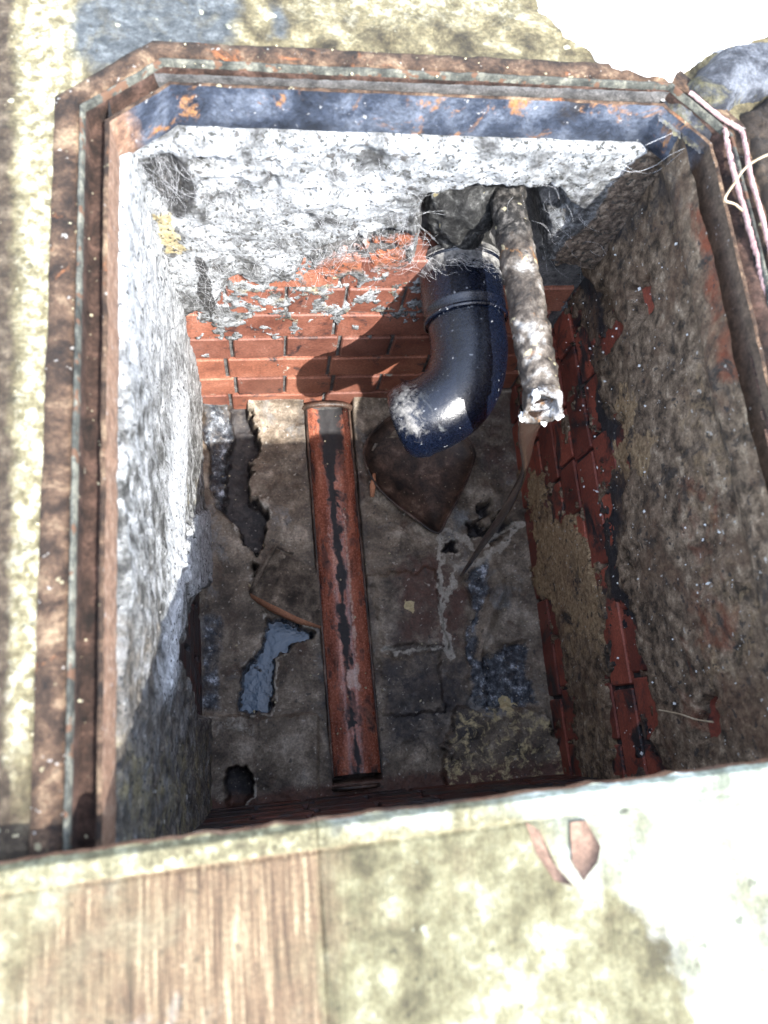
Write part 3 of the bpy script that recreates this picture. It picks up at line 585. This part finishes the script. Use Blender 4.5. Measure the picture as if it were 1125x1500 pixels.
# ------------------------------------------------------------------ black plastic bend
pb = empty('waste_pipe', (.10, -.02, -.33), 'black plastic waste pipe bend curving out of the far wall, shiny and spotted with lime', 'pipe')
ctrl = [ray(674, 386, 2, -.322), ray(676, 425, 2, -.324), ray(682, 470, 2, -.326), ray(687, 518, 2, -.33), ray(676, 566, 2, -.338), ray(643, 600, 2, -.352), ray(588, 622, 2, -.378)]
def pipe_skin(name, ctrl, n, rad, mat, parent, seg=56, inner=None, dust=None):
    pts = spline(ctrl, n); V = []; t0 = None; prev = None; D = []
    for i, p in enumerate(pts):
        t = (pts[min(i+1, n-1)]-pts[max(i-1, 0)]).normalized(); a = (prev-t*prev.dot(t)).normalized() if prev else t.cross(Vector((0, 0, 1))).normalized(); prev = a; b = t.cross(a)
        r = rad(i/(n-1))
        V.append([p+a*math.cos(2*math.pi*k/seg)*r+b*math.sin(2*math.pi*k/seg)*r for k in range(seg+1)])
    A = np.array([[tuple(q) for q in r] for r in V]); s = np.repeat(np.linspace(0, 1, n)[:, None], seg+1, 1)
    return A, s
rb = lambda s: .0530 + (.006 if s < .045 else .0045 if s < .30 else 0) + .0022*math.exp(-((s-.31)/.012)**2) + .003*math.exp(-((s-.045)/.02)**2) - .006*max(0, (s-.955)/.045)**2 + .0022*math.exp(-((s-.93)/.012)**2)
A, s = pipe_skin('x', ctrl, 90, rb, None, None)
ins = A[-1].mean(0); inner = [ins + (A[-1-k]-A[-1-k].mean(0))*.92 + (A[-1-k].mean(0)-ins) for k in (0, 3, 8, 14, 22)]
A2 = np.concatenate([A, np.array(inner)], 0); s2 = np.concatenate([s, np.ones((5, s.shape[1]))], 0)
dust = .62*ss(-s2, -.25, -.05) + .55*np.exp(-((s2-.93)/.09)**2)*ss(A2[..., 2]-A2.mean(1, keepdims=True)[..., 2], .01, .05)
sheet('bend', s2, s2, A2, m_plastic, pb, attrs=dict(dust=dust))
pr = spline(ctrl, 90)
def band(name, k, r0, r1, wd):
    t = (pr[k+1]-pr[k-1]).normalized(); c = pr[k]; pts = [c-t*wd, c-t*wd*.5, c, c+t*wd*.5, c+t*wd]; return tube(name, pts, [r0, r1, r1, r1, r0], m_plastic, pb, 56)
band('socket_ring', 30, .0560, .0588, .0035); band('socket_mouth', 4, .057, .0615, .005)
# mortar stub that wraps the pipe where it leaves the wall
ha = empty('mortar_stub', (.1, .04, -.3), 'rough grey mortar packed round the buried pipe above the black bend', 'mortar lump')
st = [Vector(ray(676, 245, 1, .055)), Vector(ray(676, 290, 1, .030)), Vector(ray(676, 340, 2, -.30)), Vector(ray(676, 398, 2, -.325))]
A, s = pipe_skin('x', st, 60, lambda s: .046-.004*s, None, None, 64)
c = A.mean(1, keepdims=True); nn = N1(A[..., 0]+A[..., 2], A[..., 1]+A[..., 2]*.6, 45, 5)*.26 + N2(A[..., 0]-A[..., 2], A[..., 1], 120, 4)*.12
A = c + (A-c)*(1+nn[..., None]); m_stub = material('grey_packing_mortar', [(.38, (.006, .006, .006)), (.48, (.022, .022, .021)), (.57, (.07, .07, .067)), (.67, (.22, .22, .21))], 60, speck=[(60, .70, (.5, .42, .2), .7), (110, .66, (.03, .03, .03), .9)], bump=1, bdist=.004)
sheet('mortar_shell', s, s, A, m_stub, ha)

# ------------------------------------------------------------------ iron pipe and its stream
ip = empty('iron_pipe', (.14, -.1, -.17), 'narrow old iron pipe, scaled white and brown, with a broken open end', 'pipe')
ctl = [ray(738, 235, 2, -.17), ray(745, 300, 2, -.17), ray(758, 370, 2, -.172), ray(772, 450, 2, -.174), ray(786, 530, 2, -.176), ray(797, 606, 2, -.178)]
A, s = pipe_skin('x', ctl, 150, lambda s: .0205+.002*s, None, None, 40)
c = A.mean(1, keepdims=True); ang = np.repeat(np.linspace(0, 2*math.pi, 41)[None], 150, 0)
nn = N1(s*.6, np.cos(ang)*.035+np.sin(ang)*.05, 60, 6)*.17 + N2(s*.55, np.cos(ang)*.03, 25, 3)*.10; A = c+(A-c)*(1+nn[..., None])
# broken end: pull the last rings back on the top so the hollow shows
endn = (A[-1].mean(0)-A[-12].mean(0)); endn /= np.linalg.norm(endn)
up = (A-c)[..., 2]/.022; A = A - endn*(.016*np.clip(up, -.2, 1)*ss(s, .86, 1) + .004*N2(np.cos(ang)*.05, np.sin(ang)*.05, 60, 3)*ss(s, .95, 1))[..., None]
inn = [A[-1-k].mean(0)+(A[-1-k]-A[-1-k].mean(0))*.80 for k in (0, 2, 6, 14, 26)]
A2 = np.concatenate([A, np.array(inn)], 0); s2 = np.concatenate([s, np.ones((5, 41))], 0); sheet('pipe_barrel', s2, s2, A2, m_iron, ip, attrs=dict(pipe_shade=.85*ss(-s2, -.42, -.22)+.35*ss(-s2, -.8, -.5), white=.42*ss(s2, .88, 1)))  # shade on the wall end of the pipe painted into the iron colour
e = A[-1].mean(0)
for k in range(9):
    th = random.uniform(0, 6.28); i = int(th/6.283*40); p = A[-1-random.randrange(3)][i]
    bm = bmesh.new(); bmesh.ops.create_icosphere(bm, subdivisions=2, radius=.0027*random.uniform(.6, 1.5))
    sq = Vector((random.uniform(.6, 1.8), random.uniform(.6, 1.8), random.uniform(.4, .8)))
    for v in bm.verts: v.co = v.co*sq*random.uniform(.6, 1.35)+Vector(p)
    bm_obj('lime_scale', bm, m_lime, ip)
ws = [Vector(e)+Vector((0, .012, -.012)), Vector(e)+Vector((-.002, -.008, -.05)), ray(768, 690, 2, -.34), ray(742, 745, 2, -.46), ray(712, 790, 2, -.60), ray(676, 843, 2, -.75)]
pts = spline(ws, 60); V = []; Fc = []
for i, p in enumerate(pts):
    t = i/59; wd = .0195*(1-t)**1.3+.0042; tw = t*3.0+.2; a = Vector((math.cos(tw), math.sin(tw)*.6, 0)); b = Vector((-math.sin(tw), math.cos(tw), 0))
    for k in range(12): th = 2*math.pi*k/12; V.append(p + a*wd*math.cos(th) + b*wd*.32*math.sin(th))
for i in range(59):
    for k in range(12): Fc.append((i*12+k, i*12+(k+1) % 12, (i+1)*12+(k+1) % 12, (i+1)*12+k))
tag(mesh_obj('water_stream', V, Fc, m_stream), 'twisting brown stream of water falling from the broken end of the iron pipe', 'water stream')

# ------------------------------------------------------------------ board over the near side
bd = empty('timber_cover', (-.05, -.9, .005), 'weathered board cover with green algae lying over the near side of the opening', 'wooden cover')
def board(name, x0l, x1l, slot):
    xs = np.linspace(0, 1, max(12, int((x1l-x0l)/.0035))); ys = np.linspace(0, 1, 190)
    A_, B_ = np.meshgrid(xs, ys, indexing='ij'); X = x0l+(x1l-x0l)*A_
    edge_y = np.interp(X, [-.9, -.362, .189, .9], [-.684, -.670, -.656, -.640])
    Y = edge_y - B_**1.6*.7
    Y += (N1(X, X*0, 60, 4)*.0022+N2(X, X*0, 12, 2)*.002)*(1-ss(B_, 0, .02))
    z = .030 + N1(X*4, Y*.5, 14, 4)*.0022 + N2(X*9, Y*.5, 22, 3)*.0011 + N3(X, Y, 30, 4)*.0012
    z -= .0015*(1-ss(A_*(x1l-x0l), 0, .002)) + .0015*(1-ss((1-A_)*(x1l-x0l), 0, .002))
    B_ = B_**1.6; z -= .006*(1-ss(B_*.7, 0, .005))
    # front and side skirts
    P = np.stack([X, Y, z], -1)
    u, v = proj(P)
    moss = .45 + .5*ss(u+N1(X, Y, 30, 4)*40, 450, 520) ; moss = np.where(u < 465, .12 + .5*ss(130-(v-1240)*.45-u, -30, 30) + .6*(1-ss(v-(1265-u*.133), 8, 30)), moss)
    lime = .62*ss(sdf(u, v, [(760, 1100), (1200, 1060), (1300, 1600), (980, 1600), (960, 1420), (840, 1330), (760, 1230)]), -60, 120) + .35*ss(sdf(u, v, [(470, 1180), (1125, 1090), (1125, 1170), (480, 1230)]), -8, 20)*.6  # blown out sun on the right of the board, painted as white
    lime = np.where(u < 465, .12, lime)
    dist = B_*.7; z = z + .0022*(1-ss(dist, .0165, .0185)) - .0015*np.exp(-((dist-.019)/.0012)**2); P = np.stack([X, Y, z], -1)
    edg = .8*(1-ss(dist, .016, .020)); lime = lime + .15*(1-ss(dist, .008, .03))*(u > 465) + .3*N2(X*2.5, Y*.5, 25, 5)*(u > 465); moss = moss + .12*N1(X*3, Y*.6, 18, 5)
    top = sheet(name, A_, B_, P, m_wood, bd, attrs=dict(moss=moss*(1-edg*.6), lime=lime, edge=edg), flip=True)  # lime holds the blown out sun painted on the board
    return top
def skirt(name, x0, x1):
    xs = np.linspace(x0, x1, max(8, int((x1-x0)/.004))); rows = []
    ey = np.interp(xs, [-.9, -.362, .189, .9], [-.684, -.670, -.656, -.640]) + N1(xs, xs*0, 60, 4)*.0022+N2(xs, xs*0, 12, 2)*.002
    A = np.stack([np.stack([xs, ey, 0*xs+.026], -1), np.stack([xs, ey+.0012, 0*xs+.018], -1), np.stack([xs, ey+.0008, 0*xs+.010], -1), np.stack([xs, ey-.002, 0*xs+.006], -1), np.stack([xs, ey-.69, 0*xs+.006], -1)], 1)
    sheet(name, A[..., 0], A[..., 1], A, m_rust_bright, bd)
planks = [(-.80, -.158), (-.155, .19), (.193, .75)]
board('plank', -.80, -.1556, 0); board('plank', -.155, .75, 1)
skirt('plank_edge', -.80, -.1556); skirt('plank_edge', -.155, .75)
# worn chip where the algae has come off
for poly in ([(770, 1205), (790, 1215), (815, 1270), (840, 1298), (812, 1290), (785, 1250)], [(835, 1205), (858, 1202), (880, 1240), (876, 1262), (855, 1290), (838, 1262)]):
    c = np.mean(poly, 0); V = [ray(*q, 2, .0318) for q in poly]; V2 = [ray(*(c+(np.array(q)-c)*1.02), 2, .027) for q in poly]; cc = ray(*c, 2, .0345); n = len(poly)
    m_chip = bpy.data.materials.get('bare_pinkish_wood') or material('bare_pinkish_wood', [(.3, (.10, .06, .042)), (.7, (.22, .14, .10))], 30, bump=.5)
    mesh_obj('bark_flake', V+V2+[cc], [(i, (i+1) % n, n+(i+1) % n, n+i) for i in range(n)]+[(i, (i+1) % n, 2*n) for i in range(n)], m_chip, bd)

# ------------------------------------------------------------------ masses at the far right corner
def lump(name, poly, z0, z1, mat, label, cat, seed=0, step=.003, rough_=.004, parent=None, kind=None):
    W = [ray(*q, 2, z0)[:2] for q in poly]; W = np.array(W); x0, y0 = W.min(0)-.012; x1, y1 = W.max(0)+.012
    X, Y = np.meshgrid(np.arange(x0, x1, step), np.arange(y0, y1, step), indexing='ij')
    d = sdf(X*1000, Y*1000, W*1000) + N1(X+seed, Y, 70, 4)*5
    h = ss(d, -1, 12); Z = -.012 + (z1+.012)*np.sqrt(h)*(.85+.15*ss(d, 5, 40)) + (N2(X+seed, Y, 40, 5)*rough_ + N3(X, Y+seed, 120, 3)*rough_*.4)*h
    o = sheet(name, X, Y, np.stack([X, Y, Z], -1), mat, parent, cull=d < -4)
    if label: tag(o, label, cat, None, kind)
    return o
lump('sunlit_patch', [(770, -60), (790, 10), (825, 52), (868, 78), (892, 108), (940, 120), (985, 128), (1010, 100), (1050, 74), (1100, 58), (1200, 30), (1200, -60)], .0, .014, m_lime, 'blown out sunlit ground put in as a white crust over the far right of the frame', 'mortar lump', 3)  # white lump stands in for ground in full sun
lump('stone_fragment', [(1000, 118), (1030, 92), (1056, 70), (1130, 58), (1180, 60), (1170, 120), (1105, 145), (1072, 158), (1040, 166), (1015, 150)], .006, .020, m_stone, 'grey broken stone wedged at the far right corner of the frame', 'stone', 9)
lump('stone_fragment', [(985, 140), (1008, 135), (1040, 160), (1062, 196), (1052, 204), (1024, 218), (990, 190), (968, 172)], -.012, -.004, m_stone, 'lichen covered stone lying in the cut corner just inside the frame', 'stone', 19)
lump('dark_heap', [(1078, 165), (1180, 110), (1400, 100), (1420, 900), (1190, 900), (1150, 470), (1118, 350), (1092, 240)], .0, .012, m_near_black, 'dark rough heap beside the right edge of the frame', 'soil', 5, kind='stuff', rough_=.008)  # near black heap right of the frame
# soil and debris stuck along the right groove
lump('dark_heap', [(1030, 170), (1052, 178), (1088, 235), (1122, 350), (1150, 470), (1250, 900), (1190, 900), (1105, 460), (1075, 330), (1050, 220)], -.006, .0, m_rust_dark, 'dark rusty dirt filling the groove on the right side', 'soil', 25, kind='stuff', rough_=.005)

# ------------------------------------------------------------------ roots, straw, webs
def wig(a, b, n, amp, seed=0):
    a, b = Vector(a), Vector(b); r = random.Random(seed); off = Vector((0, 0, 0)); out = []
    for i in range(n): off = off*.7+Vector((r.uniform(-1, 1), r.uniform(-1, 1), r.uniform(-1, 1)))*amp; out.append(a.lerp(b, i/(n-1))+off)
    return out
rt = empty('plant_root', tuple(ray(1080, 280, 2, .004)), 'long hairy pink root hanging down the right side of the frame', 'root')
rp = [ray(u, v, 2, z_) for u, v, z_ in ((1062, 190, .004), (1068, 225, .003), (1078, 265, .003), (1090, 305, .004), (1100, 345, .003), (1112, 385, .0), (1120, 430, -.003), (1128, 480, -.01))]
pts = [p+Vector((random.uniform(-1, 1), random.uniform(-1, 1), random.uniform(-1, 1)))*.0006 for p in spline(rp, 60)]
tube('main_root', pts, .0026, m_root, rt, 8, .25)
V = []; Fc = []
for i in range(260):
    p = random.choice(pts)+Vector((0, 0, .001)); q = p+Vector((random.uniform(-1, 1), random.uniform(-1, 1), random.uniform(-.3, 1)))*.006; w_ = Vector((.0003, .0002, 0)); k = len(V); V += [p-w_, p+w_, q]; Fc.append((k, k+1, k+2))
o = mesh_obj('root_hair', V, Fc, m_root, rt); o['kind'] = 'stuff'
rp = [ray(u, v, 2, .008) for u, v in ((1010, 135), (1035, 155), (1060, 175), (1085, 190), (1092, 215), (1100, 260), (1112, 300), (1124, 350), (1135, 400))]
tag(tube('plant_root', [p+Vector((random.uniform(-1, 1), random.uniform(-1, 1), 0))*.0005 for p in spline(rp, 50)], .0024, m_root, None, 7, .2), 'smooth brown root lying on the outer edge of the frame, right of the hairy one', 'root')
tag(tube('dry_stalk', spline([ray(u, v, 2, z_) for u, v, z_ in ((1140, 222, .03), (1112, 232, .03), (1090, 248, .026), (1076, 268, .02), (1062, 292, .012), (1078, 300, .006), (1098, 318, .002))], 40), .0012, m_straw, None, 6, .15), 'bent pale dry stalk arching over the right edge of the frame', 'stalk')
tag(tube('dry_stalk', spline([ray(u, v, 0, .272) for u, v in ((965, 1040), (995, 1046), (1020, 1054), (1045, 1058))], 20), .0010, m_straw, None, 6, .15), 'short dry stalk stuck to the lower right wall', 'stalk')
def web(name, strands, label, axis_=1, val=-.05, r=.00035):
    V = []; Fc = []
    for st_ in strands:
        pts = spline([ray(u, v, axis_, val+random.uniform(-.012, .012)) for u, v in st_], 14); k0 = len(V)
        for i, p in enumerate(pts):
            t = (pts[min(i+1, 13)]-pts[max(i-1, 0)]).normalized(); a = t.cross(Vector((.3, .5, .8))).normalized(); b = t.cross(a); rr = r*random.uniform(.6, 1.6)
            for k in range(4): V.append(p+a*rr*math.cos(k*math.pi/2)+b*rr*math.sin(k*math.pi/2))
        for i in range(13):
            for k in range(4): Fc.append((k0+i*4+k, k0+i*4+(k+1) % 4, k0+(i+1)*4+(k+1) % 4, k0+(i+1)*4+k))
    return tag(mesh_obj(name, V, Fc, m_web), label, 'cobweb', 'cobwebs in the chamber')
def rnd_strands(box, n, ln, ang=None):
    x0, y0, x1, y1 = box; out = []
    for i in range(n):
        x, y = random.uniform(x0, x1), random.uniform(y0, y1); a = (ang if ang is not None else 0) + random.uniform(-1, 1)*(.7 if ang is not None else 3.14); l = ln*random.uniform(.4, 1.2)
        dx, dy = math.cos(a)*l, math.sin(a)*l; sg = random.uniform(-.28, .28)*l; out.append([(x, y), (x+dx*.5-sg*math.sin(a), y+dy*.5+sg*math.cos(a)), (x+dx, y+dy)])
    return out
web('cobweb', rnd_strands((180, 200, 330, 430), 420, 60, 1.0), 'dusty white cobweb over the far left corner mortar', 1, -.020, .00006)
web('cobweb', rnd_strands((330, 250, 620, 400), 420, 50), 'thin cobweb strands across the middle of the white mortar', 1, -.022, .00006)
web('cobweb', [[(900, 243), (925, 252), (955, 245), (980, 228), (1003, 217)], [(905, 235), (930, 250), (960, 252), (1000, 222)], [(900, 232), (940, 215), (985, 195)]], 'loose cobweb strands hanging in the dark far right corner', 1, -.05, .00011)
web('cobweb', rnd_strands((620, 375, 740, 405), 60, 35, .5) + rnd_strands((750, 270, 860, 400), 28, 32, 1.2), 'torn cobweb round the two pipes at the wall', 1, -.03, .00006)

# ------------------------------------------------------------------ loose grit
def grit(name, pts, rmin, rmax, mat, label, cat):
    V = []; Fc = []
    base = [(1, 0, 0), (-1, 0, 0), (0, 1, 0), (0, -1, 0), (0, 0, 1), (0, 0, -1)]; fc = [(0, 2, 4), (2, 1, 4), (1, 3, 4), (3, 0, 4), (2, 0, 5), (1, 2, 5), (3, 1, 5), (0, 3, 5)]
    for p in pts:
        r = rmin+(rmax-rmin)*random.random()**3; E_ = Euler((random.uniform(0, 3), random.uniform(0, 3), random.uniform(0, 3))).to_matrix(); k = len(V)
        V += [Vector(p)+E_ @ Vector((x*r*random.uniform(.6, 1.3), y*r*random.uniform(.6, 1.3), z_*r*random.uniform(.5, 1))) for x, y, z_ in base]; Fc += [tuple(a+k for a in f) for f in fc]
    o = mesh_obj(name, V, Fc, mat, None, False); tag(o, label, cat, None, 'stuff'); return o
grit('loose_grit', [(.3-.016+random.uniform(-.004, .004), random.uniform(-.7, -.02), random.uniform(-.45, -.05)) for _ in range(260)], .0006, .0026, m_lime, 'white specks of lime on the brown right wall', 'grit')
grit('loose_grit', [(random.uniform(-.29, .29), random.uniform(-.7, 0), ZF+.012) for _ in range(160)], .0006, .0030, m_cream, 'cream crumbs on the chamber floor', 'grit')
fp = []
for _ in range(220):
    s_ = random.choice(('l', 'l', 't', 'o')); 
    if s_ == 'l': fp.append((-.333+random.uniform(-.02, .02), random.uniform(-.68, -.04), .002 if random.random() < .5 else -.017))
    elif s_ == 't': fp.append((random.uniform(-.26, .26), .02+random.uniform(-.015, .02), .003))
    else: fp.append((random.uniform(-.42, -.35), random.uniform(-.68, .1), .003))
grit('loose_grit', fp, .0004, .0020, m_cream, 'pale crumbs lying along the rusty frame', 'grit')
